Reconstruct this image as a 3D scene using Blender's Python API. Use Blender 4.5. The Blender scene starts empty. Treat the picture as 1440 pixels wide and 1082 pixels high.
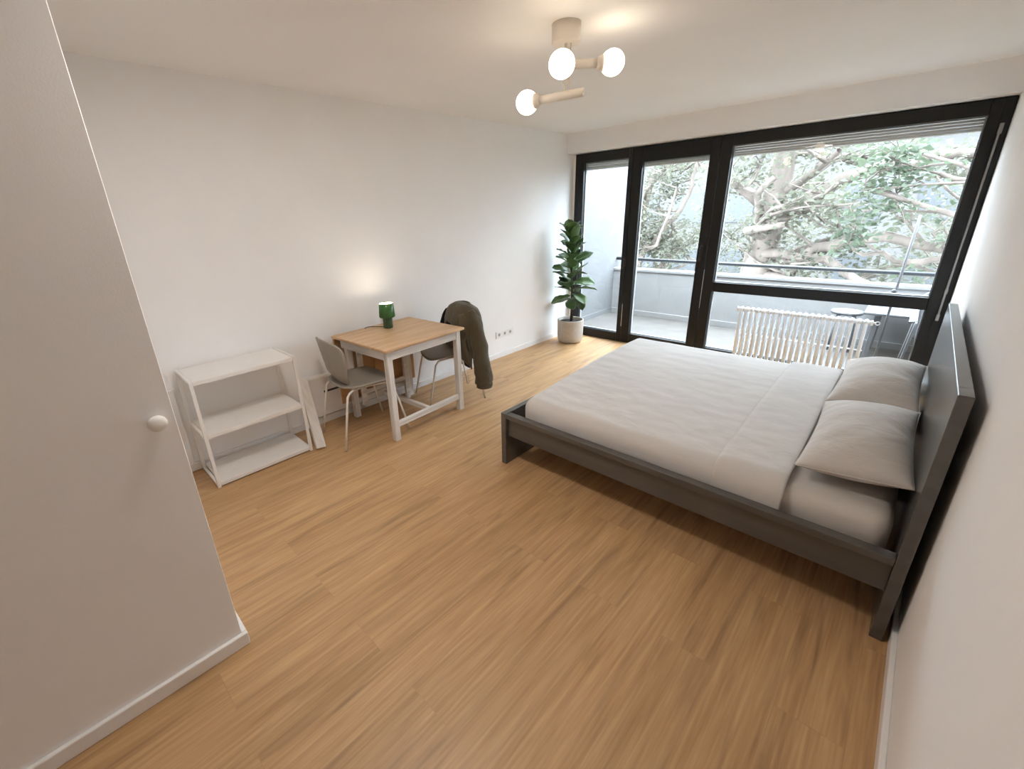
import bpy, bmesh, math, random
from mathutils import Vector, Matrix, noise
R_ = math.radians
PI = math.pi
random.seed(7)
scene = bpy.context.scene
COL = scene.collection

# ------------------------------------------------------------------ helpers
def link(o, parent=None):
    COL.objects.link(o)
    if parent is not None:
        o.parent = parent
    return o

class MB:
    """collects shapes; build() links them as ONE mesh object"""
    def __init__(self):
        self.bm = bmesh.new()
    def box(self, lo, hi, bev=0.0, seg=2, M=None):
        bm = self.bm
        lo = Vector(lo); hi = Vector(hi)
        r = bmesh.ops.create_cube(bm, size=1.0)
        vs = r['verts']
        c = (lo + hi) / 2; s = hi - lo
        for v in vs:
            v.co = Vector((v.co.x * s.x + c.x, v.co.y * s.y + c.y, v.co.z * s.z + c.z))
        if bev > 0:
            es = list({e for v in vs for e in v.link_edges})
            r2 = bmesh.ops.bevel(bm, geom=es, offset=min(bev, min(s) * 0.45), segments=seg, profile=0.5, affect='EDGES')
            vs = list({v for f in r2['faces'] for v in f.verts} | {v for v in vs if v.is_valid})
        if M is not None:
            for v in vs:
                if v.is_valid:
                    v.co = M @ v.co
        return self
    def beam(self, p0, p1, w, h, bev=0.0, up=(0, 0, 1)):
        """rectangular bar between two points; w across, h along 'up'"""
        p0 = Vector(p0); p1 = Vector(p1)
        d = p1 - p0; L = d.length; d.normalize()
        u = Vector(up); s = d.cross(u).normalized(); u = s.cross(d).normalized()
        M = Matrix((( s.x, d.x, u.x, p0.x), (s.y, d.y, u.y, p0.y), (s.z, d.z, u.z, p0.z), (0, 0, 0, 1)))
        return self.box((-w / 2, 0, -h / 2), (w / 2, L, h / 2), bev, 2, M)
    def tube(self, pts, r, seg=10, caps=True):
        bm = self.bm
        pts = [Vector(p) for p in pts]
        n = len(pts)
        rs = [r] * n if not isinstance(r, (list, tuple)) else r
        tang = []
        for i in range(n):
            a = pts[max(0, i - 1)]; b = pts[min(n - 1, i + 1)]
            tang.append((b - a).normalized())
        ref = Vector((0, 0, 1)) if abs(tang[0].z) < 0.9 else Vector((1, 0, 0))
        nx = tang[0].cross(ref).normalized()
        rings = []
        for i in range(n):
            t = tang[i]
            nx = (nx - t * nx.dot(t)).normalized()
            ny = t.cross(nx)
            rings.append([bm.verts.new(pts[i] + (nx * math.cos(2 * PI * k / seg) + ny * math.sin(2 * PI * k / seg)) * rs[i]) for k in range(seg)])
        for i in range(n - 1):
            for k in range(seg):
                f = bm.faces.new((rings[i][k], rings[i][(k + 1) % seg], rings[i + 1][(k + 1) % seg], rings[i + 1][k]))
                f.smooth = True
        if caps:
            bm.faces.new(rings[0][::-1]); bm.faces.new(rings[-1])
        return self
    def lathe(self, prof, c=(0, 0, 0), seg=32, axis=None):
        """prof: list of (radius, height) bottom to top; axis: optional direction"""
        bm = self.bm; c = Vector(c)
        if axis is None:
            q = Matrix.Identity(3)
        else:
            q = Vector((0, 0, 1)).rotation_difference(Vector(axis).normalized()).to_matrix()
        rings = []
        for (r, z) in prof:
            if r < 1e-6:
                rings.append([bm.verts.new(c + q @ Vector((0, 0, z)))])
            else:
                rings.append([bm.verts.new(c + q @ Vector((r * math.cos(2 * PI * k / seg), r * math.sin(2 * PI * k / seg), z))) for k in range(seg)])
        for a, b in zip(rings, rings[1:]):
            for k in range(seg):
                k2 = (k + 1) % seg
                if len(a) == 1 and len(b) == 1:
                    continue
                if len(a) == 1:
                    f = bm.faces.new((a[0], b[k2], b[k]))
                elif len(b) == 1:
                    f = bm.faces.new((a[k], a[k2], b[0]))
                else:
                    f = bm.faces.new((a[k], a[k2], b[k2], b[k]))
                f.smooth = True
        return self
    def sphere(self, c, r, seg=24, sc=(1, 1, 1)):
        res = bmesh.ops.create_uvsphere(self.bm, u_segments=seg, v_segments=seg // 2, radius=r)
        for v in res['verts']:
            v.co = Vector((v.co.x * sc[0], v.co.y * sc[1], v.co.z * sc[2])) + Vector(c)
            for f in v.link_faces:
                f.smooth = True
        return self
    def grid(self, fn, nu, nv, smooth=True, wrap=False):
        bm = self.bm
        g = [[bm.verts.new(Vector(fn(i / nu, j / nv))) for j in range(nv + (0 if wrap else 1))] for i in range(nu + 1)]
        m = nv if wrap else nv
        for i in range(nu):
            for j in range(m):
                j2 = (j + 1) % len(g[0])
                f = bm.faces.new((g[i][j], g[i + 1][j], g[i + 1][j2], g[i][j2]))
                f.smooth = smooth
        return g
    def build(self, name, mat, parent=None, loc=None, autosmooth=False):
        bmesh.ops.recalc_face_normals(self.bm, faces=self.bm.faces[:])
        me = bpy.data.meshes.new(name)
        self.bm.to_mesh(me); self.bm.free()
        me.materials.append(mat)
        o = bpy.data.objects.new(name, me)
        link(o, parent)
        if loc is not None:
            o.location = loc
        return o

def tag(o, label, cat=None, group=None, kind=None):
    if label: o['label'] = label
    if cat: o['category'] = cat
    if group: o['group'] = group
    if kind: o['kind'] = kind
    return o

def thing(name, label, cat, loc=(0, 0, 0), rz=0.0, group=None, kind=None):
    o = bpy.data.objects.new(name, None)
    COL.objects.link(o)
    o.location = loc; o.rotation_euler = (0, 0, rz)
    o.empty_display_size = 0.1
    return tag(o, label, cat, group, kind)

def struct(name, mb, mat, label, cat, parent=None):
    o = mb.build(name, mat, parent)
    if parent is None:
        tag(o, label, cat, None, 'structure')
    return o

def solidify(o, t, offset=0):
    m = o.modifiers.new('thickness', 'SOLIDIFY'); m.thickness = t; m.offset = offset
    return o
def subsurf(o, n=2):
    m = o.modifiers.new('smooth', 'SUBSURF'); m.levels = n; m.render_levels = n
    return o

def copy_thing(o, parent=None):
    c = o.copy(); COL.objects.link(c)
    if parent is not None: c.parent = parent
    for ch in list(o.children):
        copy_thing(ch, c)
    return c

# ------------------------------------------------------------------ materials
def srgb(r, g, b):
    def f(c):
        c /= 255.0
        return c / 12.92 if c <= 0.04045 else ((c + 0.055) / 1.055) ** 2.4
    return (f(r), f(g), f(b), 1.0)

class Mat:
    def __init__(self, name):
        self.m = bpy.data.materials.new(name); self.m.use_nodes = True
        self.nt = self.m.node_tree; self.n = self.nt.nodes; self.l = self.nt.links
        self.b = self.n['Principled BSDF']; self.out = self.n['Material Output']
    def node(self, t, **kw):
        x = self.n.new(t)
        for k, v in kw.items(): setattr(x, k, v)
        return x
    def link(self, a, b): self.l.new(a, b)

def plain(name, col, rough=0.5, metal=0.0, var=0.06, vscale=8.0, bump=0.0, bscale=60.0, spec=0.5, stretch=(1, 1, 1), sheen=0.0):
    """principled surface with slight procedural colour variation and bump"""
    M = Mat(name)
    M.b.inputs['Roughness'].default_value = rough
    M.b.inputs['Metallic'].default_value = metal
    M.b.inputs['Specular IOR Level'].default_value = spec
    if sheen: M.b.inputs['Sheen Weight'].default_value = sheen
    tc = M.node('ShaderNodeTexCoord'); mp = M.node('ShaderNodeMapping')
    mp.inputs['Scale'].default_value = stretch
    M.link(tc.outputs['Object'], mp.inputs['Vector'])
    nz = M.node('ShaderNodeTexNoise'); nz.inputs['Scale'].default_value = vscale; nz.inputs['Detail'].default_value = 4
    M.link(mp.outputs[0], nz.inputs['Vector'])
    rp = M.node('ShaderNodeValToRGB')
    c = Vector(col[:3])
    rp.color_ramp.elements[0].color = (*(c * (1 - var)), 1); rp.color_ramp.elements[1].color = (*(c * (1 + var)), 1)
    rp.color_ramp.elements[0].position = 0.3; rp.color_ramp.elements[1].position = 0.7
    M.link(nz.outputs['Fac'], rp.inputs[0]); M.link(rp.outputs[0], M.b.inputs['Base Color'])
    if bump > 0:
        n2 = M.node('ShaderNodeTexNoise'); n2.inputs['Scale'].default_value = bscale; n2.inputs['Detail'].default_value = 3
        M.link(mp.outputs[0], n2.inputs['Vector'])
        bp = M.node('ShaderNodeBump'); bp.inputs['Strength'].default_value = bump; bp.inputs['Distance'].default_value = 0.01
        M.link(n2.outputs['Fac'], bp.inputs['Height']); M.link(bp.outputs[0], M.b.inputs['Normal'])
    return M.m

def emit(name, col, strength):
    M = Mat(name)
    e = M.node('ShaderNodeEmission'); e.inputs[0].default_value = (*col[:3], 1); e.inputs[1].default_value = strength
    M.link(e.outputs[0], M.out.inputs[0])
    return M.m

def fabric(name, col, wr=0.25, rough=0.9, fine=420.0):
    """woven linen: fine weave bump over soft wrinkles"""
    M = Mat(name)
    M.b.inputs['Roughness'].default_value = rough; M.b.inputs['Specular IOR Level'].default_value = 0.15
    M.b.inputs['Sheen Weight'].default_value = 0.15
    tc = M.node('ShaderNodeTexCoord')
    nz = M.node('ShaderNodeTexNoise'); nz.inputs['Scale'].default_value = 5.0; nz.inputs['Detail'].default_value = 8
    M.link(tc.outputs['Object'], nz.inputs['Vector'])
    rp = M.node('ShaderNodeValToRGB'); c = Vector(col[:3])
    rp.color_ramp.elements[0].color = (*(c * 0.93), 1); rp.color_ramp.elements[1].color = (*(c * 1.05), 1)
    M.link(nz.outputs['Fac'], rp.inputs[0]); M.link(rp.outputs[0], M.b.inputs['Base Color'])
    mp = M.node('ShaderNodeMapping'); mp.inputs['Scale'].default_value = (4.0, 6.0, 5.0); mp.inputs['Rotation'].default_value = (0, 0, 0.6)
    M.link(tc.outputs['Object'], mp.inputs['Vector'])
    n1 = M.node('ShaderNodeTexNoise'); n1.inputs['Scale'].default_value = 2.2; n1.inputs['Detail'].default_value = 5; n1.inputs['Distortion'].default_value = 0.6
    M.link(mp.outputs[0], n1.inputs['Vector'])
    n2 = M.node('ShaderNodeTexNoise'); n2.inputs['Scale'].default_value = fine; n2.inputs['Detail'].default_value = 1
    M.link(tc.outputs['Object'], n2.inputs['Vector'])
    b1 = M.node('ShaderNodeBump'); b1.inputs['Strength'].default_value = wr; b1.inputs['Distance'].default_value = 0.03
    M.link(n1.outputs['Fac'], b1.inputs['Height'])
    b2 = M.node('ShaderNodeBump'); b2.inputs['Strength'].default_value = 0.12; b2.inputs['Distance'].default_value = 0.002
    M.link(n2.outputs['Fac'], b2.inputs['Height']); M.link(b1.outputs[0], b2.inputs['Normal'])
    M.link(b2.outputs[0], M.b.inputs['Normal'])
    return M.m

def wood(name, dark, light, axis=1, scale=1.0, rough=0.45, knots=True):
    """straight-grained wood along one axis of the object's space"""
    M = Mat(name); M.b.inputs['Roughness'].default_value = rough
    tc = M.node('ShaderNodeTexCoord'); mp = M.node('ShaderNodeMapping')
    s = [14.0, 14.0, 14.0]; s[axis] = 0.9
    mp.inputs['Scale'].default_value = [x * scale for x in s]
    M.link(tc.outputs['Object'], mp.inputs['Vector'])
    nz = M.node('ShaderNodeTexNoise'); nz.inputs['Scale'].default_value = 1.6; nz.inputs['Detail'].default_value = 8; nz.inputs['Distortion'].default_value = 0.8
    M.link(mp.outputs[0], nz.inputs['Vector'])
    rp = M.node('ShaderNodeValToRGB')
    rp.color_ramp.elements[0].color = dark; rp.color_ramp.elements[1].color = light
    rp.color_ramp.elements[0].position = 0.25; rp.color_ramp.elements[1].position = 0.65
    M.link(nz.outputs['Fac'], rp.inputs[0]); M.link(rp.outputs[0], M.b.inputs['Base Color'])
    bp = M.node('ShaderNodeBump'); bp.inputs['Strength'].default_value = 0.06; bp.inputs['Distance'].default_value = 0.003
    M.link(nz.outputs['Fac'], bp.inputs['Height']); M.link(bp.outputs[0], M.b.inputs['Normal'])
    return M.m

def floor_mat():
    M = Mat('oak_laminate'); b = M.b
    tc = M.node('ShaderNodeTexCoord')
    # planks: brick texture turned so that the long side follows the room's depth
    mp = M.node('ShaderNodeMapping'); mp.inputs['Rotation'].default_value = (0, 0, R_(90))
    M.link(tc.outputs['Object'], mp.inputs['Vector'])
    br = M.node('ShaderNodeTexBrick')
    br.offset = 0.37; br.inputs['Scale'].default_value = 1.0
    br.inputs['Brick Width'].default_value = 1.3; br.inputs['Row Height'].default_value = 0.195
    br.inputs['Mortar Size'].default_value = 0.0012; br.inputs['Mortar Smooth'].default_value = 0.3
    br.inputs['Color1'].default_value = (0.0, 0.0, 0.0, 1); br.inputs['Color2'].default_value = (1, 1, 1, 1)
    br.inputs['Mortar'].default_value = (0.5, 0.5, 0.5, 1); br.inputs['Bias'].default_value = 0.0
    M.link(mp.outputs[0], br.inputs['Vector'])
    # offset the grain per plank
    sep = M.node('ShaderNodeVectorMath', operation='SCALE'); sep.inputs['Scale'].default_value = 7.0
    M.link(br.outputs['Color'], sep.inputs[0])
    add = M.node('ShaderNodeVectorMath', operation='ADD')
    M.link(tc.outputs['Object'], add.inputs[0]); M.link(sep.outputs[0], add.inputs[1])
    m2 = M.node('ShaderNodeMapping'); m2.inputs['Scale'].default_value = (9.0, 0.75, 1.0)
    M.link(add.outputs[0], m2.inputs['Vector'])
    n1 = M.node('ShaderNodeTexNoise'); n1.inputs['Scale'].default_value = 1.0; n1.inputs['Detail'].default_value = 7; n1.inputs['Roughness'].default_value = 0.62; n1.inputs['Distortion'].default_value = 1.4
    M.link(m2.outputs[0], n1.inputs['Vector'])
    rp = M.node('ShaderNodeValToRGB'); cr = rp.color_ramp
    cr.elements[0].position = 0.20; cr.elements[0].color = FLOOR_D
    cr.elements[1].position = 0.78; cr.elements[1].color = FLOOR_L
    e = cr.elements.new(0.42); e.color = FLOOR_M
    M.link(n1.outputs['Fac'], rp.inputs[0])
    # fine pores
    m3 = M.node('ShaderNodeMapping'); m3.inputs['Scale'].default_value = (95.0, 3.5, 1.0)
    M.link(add.outputs[0], m3.inputs['Vector'])
    n2 = M.node('ShaderNodeTexNoise'); n2.inputs['Scale'].default_value = 1.0; n2.inputs['Detail'].default_value = 4
    M.link(m3.outputs[0], n2.inputs['Vector'])
    mx = M.node('ShaderNodeMix', data_type='RGBA', blend_type='SOFT_LIGHT'); mx.inputs[0].default_value = 0.6
    M.link(rp.outputs[0], mx.inputs[6]); M.link(n2.outputs['Fac'], mx.inputs[7])
    # dark knotty streaks, elongated along the planks
    m4 = M.node('ShaderNodeMapping'); m4.inputs['Scale'].default_value = (10.0, 0.9, 1.0)
    M.link(add.outputs[0], m4.inputs['Vector'])
    n3 = M.node('ShaderNodeTexNoise'); n3.inputs['Scale'].default_value = 1.25; n3.inputs['Detail'].default_value = 6; n3.inputs['Distortion'].default_value = 1.1
    M.link(m4.outputs[0], n3.inputs['Vector'])
    r3 = M.node('ShaderNodeValToRGB'); r3.color_ramp.elements[0].position = 0.53; r3.color_ramp.elements[1].position = 0.80
    r3.color_ramp.elements[0].color = (0, 0, 0, 1); r3.color_ramp.elements[1].color = (0.6, 0.6, 0.6, 1)
    M.link(n3.outputs['Fac'], r3.inputs[0])
    mk = M.node('ShaderNodeMix', data_type='RGBA', blend_type='MIX'); mk.inputs[7].default_value = FLOOR_K
    M.link(r3.outputs[0], mk.inputs[0]); M.link(mx.outputs[2], mk.inputs[6])
    # seams and slight plank-to-plank shift
    ms = M.node('ShaderNodeMix', data_type='RGBA', blend_type='MULTIPLY')
    fm = M.node('ShaderNodeMath', operation='MULTIPLY'); fm.inputs[1].default_value = 0.10
    M.link(br.outputs['Fac'], fm.inputs[0]); M.link(fm.outputs[0], ms.inputs[0])
    M.link(mk.outputs[2], ms.inputs[6]); ms.inputs[7].default_value = (0.25, 0.16, 0.1, 1)
    hv = M.node('ShaderNodeHueSaturation')
    vm = M.node('ShaderNodeMapRange'); vm.inputs[3].default_value = 0.965; vm.inputs[4].default_value = 1.035
    M.link(br.outputs['Color'], vm.inputs[0]); M.link(vm.outputs[0], hv.inputs['Value']); M.link(ms.outputs[2], hv.inputs['Color'])
    M.link(hv.outputs[0], b.inputs['Base Color'])
    b.inputs['Roughness'].default_value = 0.42; b.inputs['Specular IOR Level'].default_value = 0.45
    bp = M.node('ShaderNodeBump'); bp.inputs['Strength'].default_value = 0.05; bp.inputs['Distance'].default_value = 0.002
    M.link(n2.outputs['Fac'], bp.inputs['Height']); M.link(bp.outputs[0], b.inputs['Normal'])
    return M.m

def glass_mat():
    M = Mat('window_glass'); M.n.remove(M.b)
    tr = M.node('ShaderNodeBsdfTransparent'); tr.inputs[0].default_value = (0.96, 0.97, 0.97, 1)
    gl = M.node('ShaderNodeBsdfGlossy'); gl.inputs['Roughness'].default_value = 0.0
    fr = M.node('ShaderNodeFresnel'); fr.inputs['IOR'].default_value = 1.5
    ge = M.node('ShaderNodeNewGeometry')
    iv = M.node('ShaderNodeMath', operation='SUBTRACT'); iv.inputs[0].default_value = 1.0
    M.link(ge.outputs['Backfacing'], iv.inputs[1])
    mu = M.node('ShaderNodeMath', operation='MULTIPLY')
    M.link(fr.outputs[0], mu.inputs[0]); M.link(iv.outputs[0], mu.inputs[1])
    mx = M.node('ShaderNodeMixShader')
    M.link(mu.outputs[0], mx.inputs[0]); M.link(tr.outputs[0], mx.inputs[1]); M.link(gl.outputs[0], mx.inputs[2])
    M.link(mx.outputs[0], M.out.inputs[0])
    return M.m

def leaf_mat(name, a, b, rough=0.4, transl=0.25, scale=3.0):
    M = Mat(name)
    tc = M.node('ShaderNodeTexCoord'); nz = M.node('ShaderNodeTexNoise'); nz.inputs['Scale'].default_value = scale
    M.link(tc.outputs['Object'], nz.inputs['Vector'])
    rp = M.node('ShaderNodeValToRGB'); rp.color_ramp.elements[0].color = a; rp.color_ramp.elements[1].color = b
    rp.color_ramp.elements[0].position = 0.35; rp.color_ramp.elements[1].position = 0.65
    M.link(nz.outputs['Fac'], rp.inputs[0]); M.link(rp.outputs[0], M.b.inputs['Base Color'])
    M.b.inputs['Roughness'].default_value = rough
    tl = M.node('ShaderNodeBsdfTranslucent'); M.link(rp.outputs[0], tl.inputs[0])
    mx = M.node('ShaderNodeMixShader'); mx.inputs[0].default_value = transl
    M.link(M.b.outputs[0], mx.inputs[1]); M.link(tl.outputs[0], mx.inputs[2]); M.link(mx.outputs[0], M.out.inputs[0])
    return M.m

FILL = 55.0  # strength of the added ceiling fill light
FLOOR_D = (0.31, 0.173, 0.078, 1)
FLOOR_M = (0.47, 0.282, 0.133, 1)
FLOOR_L = (0.58, 0.362, 0.182, 1)
FLOOR_K = (0.15, 0.085, 0.042, 1)

W_PAINT = plain('white_wall_paint', (0.86, 0.852, 0.848), 0.9, var=0.012, vscale=3, bump=0.03, bscale=180, spec=0.2)
C_PAINT = plain('white_ceiling_paint', (0.86, 0.852, 0.848), 0.95, var=0.012, vscale=2, bump=0.02, bscale=120, spec=0.1)
TRIM = plain('white_trim_lacquer', (0.82, 0.81, 0.80), 0.45, var=0.01)
FLOOR = floor_mat()
BLACKF = plain('black_window_lacquer', (0.011, 0.0105, 0.0105), 0.35, var=0.15, vscale=5, spec=0.28)
BLACKP = plain('black_plastic', (0.015, 0.015, 0.016), 0.4)
GLASS = glass_mat()
STEEL = plain('brushed_steel', (0.62, 0.62, 0.62), 0.3, metal=1.0, var=0.04)
ALU = plain('grey_slat_aluminium', (0.74, 0.73, 0.72), 0.5, var=0.05)
BEDW = plain('grey_brown_veneer', (0.085, 0.080, 0.073), 0.27, var=0.12, vscale=2.0, stretch=(1, 8, 8), bump=0.03, bscale=30, spec=0.7)
SHEET = fabric('grey_linen', (0.60, 0.572, 0.548), 0.10)
PILLOWF = fabric('grey_linen_pillowcase', (0.57, 0.535, 0.50), 0.24)
MATF = fabric('grey_linen_fitted', (0.58, 0.54, 0.50), 0.10)
SHELFW = plain('white_shelf_lacquer', (0.82, 0.80, 0.775), 0.4, var=0.02)
WASHW = wood('whitewashed_wood', (0.50, 0.46, 0.42, 1), (0.80, 0.775, 0.74, 1), axis=2, scale=1.2, rough=0.6)
OAKT = wood('oak_tabletop', (0.46, 0.275, 0.135, 1), (0.66, 0.44, 0.25, 1), axis=1, scale=1.3, rough=0.4)
OAKL = wood('oak_drop_leaf', (0.36, 0.19, 0.08, 1), (0.46, 0.26, 0.115, 1), axis=1, scale=1.0, rough=0.5)
PLASTIC = plain('warm_grey_shell', (0.30, 0.27, 0.225), 0.55, var=0.03, vscale=20, bump=0.04, bscale=300)
CLEG = plain('cream_powder_coat', (0.74, 0.70, 0.64), 0.4, var=0.02)
OLIVE = fabric('olive_cotton', (0.098, 0.080, 0.051), 0.5, 0.85)
LINING = plain('black_lining', (0.012, 0.012, 0.012), 0.7)
GREENG = leaf_mat('green_lamp_glass', (0.06, 0.125, 0.055, 1), (0.075, 0.15, 0.065, 1), 0.15, 0.5, 8)
GREENB = plain('dark_green_glass', (0.04, 0.085, 0.045), 0.15, var=0.1)
BULBW = emit('warm_opal_globe', (1.0, 0.83, 0.62), 9.0)
LAMPT = emit('lamp_bulb_glow', (1.0, 0.80, 0.55), 20.0)
LAMPM = plain('cream_metal', (0.72, 0.66, 0.58), 0.4, var=0.02)
POTM = plain('grey_stone_pot', (0.46, 0.42, 0.375), 0.75, var=0.06, vscale=30, bump=0.08, bscale=90)
SOIL = plain('potting_soil', (0.02, 0.015, 0.011), 0.95, var=0.4, vscale=60, bump=0.6, bscale=80)
BARKD = plain('dark_stem_bark', (0.05, 0.038, 0.028), 0.8, var=0.25, vscale=40)
FIGL = leaf_mat('fig_leaf', (0.045, 0.085, 0.028, 1), (0.13, 0.22, 0.072, 1), 0.35, 0.18, 3.5)
RADW = plain('white_radiator_enamel', (0.835, 0.86, 0.89), 0.5, var=0.01)
SOCKW = plain('white_socket_plastic', (0.80, 0.79, 0.77), 0.35, var=0.01)
HEATW = plain('off_white_heater', (0.68, 0.65, 0.61), 0.5, var=0.04)
CONC = plain('balcony_render', (0.345, 0.338, 0.33), 0.9, var=0.05, vscale=4, bump=0.1, bscale=90)
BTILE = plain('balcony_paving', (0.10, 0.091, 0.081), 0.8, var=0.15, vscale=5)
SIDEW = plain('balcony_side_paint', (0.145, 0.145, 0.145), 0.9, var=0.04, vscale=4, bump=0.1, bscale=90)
RAILM = plain('dark_grey_rail', (0.03, 0.033, 0.037), 0.4, var=0.05)
POLEM = plain('grey_pole_metal', (0.20, 0.20, 0.205), 0.4, metal=0.0, var=0.03)
WPLAST = plain('white_garden_plastic', (0.16, 0.16, 0.165), 0.4, var=0.02)
TREEB = plain('pale_bark', (0.122, 0.098, 0.082), 0.95, var=0.35, vscale=6, bump=0.8, bscale=9, stretch=(1, 1, 0.25))
TREEL = leaf_mat('pale_tree_leaf', (0.095, 0.098, 0.070, 1), (0.135, 0.135, 0.098, 1), 0.7, 0.5, 1.2)
TREEL2 = leaf_mat('deep_tree_leaf', (0.06, 0.078, 0.05, 1), (0.095, 0.115, 0.072, 1), 0.7, 0.4, 1.2)
FACADE = plain('pale_facade', (0.083, 0.079, 0.075), 0.9, var=0.04)
FWIN = plain('facade_window_blue', (0.045, 0.048, 0.052), 0.4, var=0.1)
ROOFM = plain('grey_roof', (0.10, 0.10, 0.105), 0.8)
GRASS = plain('lawn', (0.05, 0.062, 0.038), 0.95, var=0.3)

# ------------------------------------------------------------------ room
W, H, D = 3.597, 2.4826, 4.876      # width, height, depth to the bulkhead
YW = 5.020                          # inner face of the window frames
ZB = 2.2688                         # underside of the bulkhead
YB = -1.9                           # back wall
XP, YP = 1.690, 0.1147              # free corner of the partition box
HB, TB = 0.060, 0.018               # baseboard

struct('floor', MB().box((-0.15, YB - 0.15, -0.12), (W + 0.15, YW + 0.10, 0)), FLOOR, 'oak laminate floor with planks running towards the window', 'floor')
struct('ceiling', MB().box((-0.15, YB - 0.15, H), (W + 0.15, YW + 0.25, H + 0.15)), C_PAINT, 'white painted ceiling over the whole room', 'ceiling')
struct('wall_left', MB().box((-0.15, YB - 0.15, -0.05), (0, YW + 0.12, H)), W_PAINT, 'long white wall behind the shelf, table and plant', 'wall')
struct('wall_right', MB().box((W, YB - 0.15, -0.05), (W + 0.15, YW + 0.12, H)), W_PAINT, 'white wall behind the headboard', 'wall')
struct('wall_back', MB().box((0, YB - 0.15, -0.05), (W, YB, H)), W_PAINT, 'white wall behind the viewer', 'wall')
struct('wall_window', MB().box((0, D, ZB), (W, YW + 0.25, H)).box((0, YW + 0.004, 0), (0.031, YW + 0.12, ZB)), W_PAINT, 'white bulkhead across the top of the black framed windows', 'wall')
struct('wall_partition', MB().box((0, YB, 0), (XP, YP, H), 0.002, 1), W_PAINT, 'plain white partition wall at the near side with a round knob', 'wall')

def bboard(lo, hi): return MB().box(lo, hi, 0.004, 2)
struct('baseboard_left', bboard((0, YP + TB, 0), (TB, YW, HB)), TRIM, 'low white baseboard along the shelf, table and plant wall', 'baseboard')
struct('baseboard_right', bboard((W - TB, YB, 0), (W, YW, HB)), TRIM, 'low white baseboard along the headboard wall', 'baseboard')
struct('baseboard_partition', MB().box((XP, YB, 0), (XP + TB, YP + TB, HB), 0.004, 2).box((0, YP, 0), (XP, YP + TB, HB), 0.004, 2), TRIM, 'white baseboard wrapping the corner of the near partition wall', 'baseboard')

# ---- windows
def ring(mb, x0, x1, z0, z1, X0, X1, Z0, Z1, ya, yb, bev=0.003):
    """frame: outer x0..x1,z0..z1 around opening X0..X1,Z0..Z1"""
    mb.box((x0, ya, z0), (X0, yb, z1), bev, 1)
    mb.box((X1, ya, z0), (x1, yb, z1), bev, 1)
    mb.box((X0, ya + 0.0005, Z1), (X1, yb, z1), bev, 1)
    if Z0 > z0: mb.box((X0, ya + 0.0005, z0), (X1, yb, Z0), bev, 1)
    return mb
ZT = 2.2632
def bead(mb, X0, X1, Z0, Z1, y):
    t = 0.008
    mb.box((X0, y, Z0), (X0 + t, y + 0.03, Z1)).box((X1 - t, y, Z0), (X1, y + 0.03, Z1))
    mb.box((X0 + t, y, Z0), (X1 - t, y + 0.03, Z0 + t)).box((X0 + t, y, Z1 - t), (X1 - t, y + 0.03, Z1))
    return mb
BEADM = plain('silver_glazing_bead', (0.35, 0.37, 0.39), 0.35, var=0.05)

# fixed narrow window beside the plant
w1 = thing('window_1', 'narrow black framed window beside the potted plant', 'window', (0.41, YW, 0), kind='structure')
off = Vector((0.41, YW, 0))
def part(mb, name, mat, parent, off):
    for v in mb.bm.verts: v.co -= off
    return mb.build(name, mat, parent)
part(ring(MB(), 0.031, 0.787, 0.0, ZT, 0.149, 0.731, 0.106, 2.160, YW, YW + 0.075), 'frame', BLACKF, w1, off)
part(MB().box((0.147, YW + 0.040, 0.104), (0.733, YW + 0.046, 2.162)), 'pane', GLASS, w1, off)
part(bead(MB(), 0.149, 0.731, 0.106, 2.160, YW + 0.046), 'glazing_bead', BEADM, w1, off)
hd = part(MB().box((0.795 - 0.024, YW - 0.012, 0.955), (0.795 - 0.004, YW, 1.055), 0.004).tube([(0.781, YW - 0.010, 1.04), (0.781, YW - 0.045, 1.035), (0.781, YW - 0.048, 0.93)], 0.008, 8), 'handle', BLACKP, w1, off)
part(MB().box((0.790, YW - 0.004, 0.205), (0.797, YW + 0.004, 0.49), 0.001, 1), 'window_groove_glint', STEEL, w1, off)  # bright strip standing in for the highlight along the frame groove

# glazed balcony door
d1 = thing('door_1', 'black framed glazed balcony door between the two windows', 'door', (1.245, YW, 0), kind='structure')
off = Vector((1.245, YW, 0))
part(ring(MB(), 0.793, 1.700, 0.0, ZT, 0.900, 1.607, 0.120, 2.102, YW, YW + 0.075).box((0.80, YW - 0.004, 2.235), (1.69, YW + 0.004, 2.243)), 'frame', BLACKF, d1, off)
part(MB().box((0.898, YW + 0.040, 0.118), (1.609, YW + 0.046, 2.104)), 'pane', GLASS, d1, off)
part(bead(MB(), 0.900, 1.607, 0.120, 2.102, YW + 0.046), 'glazing_bead', BEADM, d1, off)
part(MB().box((1.640, YW - 0.010, 1.06), (1.664, YW, 1.24), 0.004).tube([(1.652, YW - 0.008, 1.215), (1.652, YW - 0.048, 1.21), (1.652, YW - 0.052, 1.06)], 0.009, 8), 'handle', BLACKP, d1, off)
part(MB().box((1.7035, YW - 0.003, 0.55), (1.7085, YW + 0.004, 0.97), 0.001, 1), 'door_groove_glint', STEEL, d1, off)  # glint of the door groove, built as a thin bright strip

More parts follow.
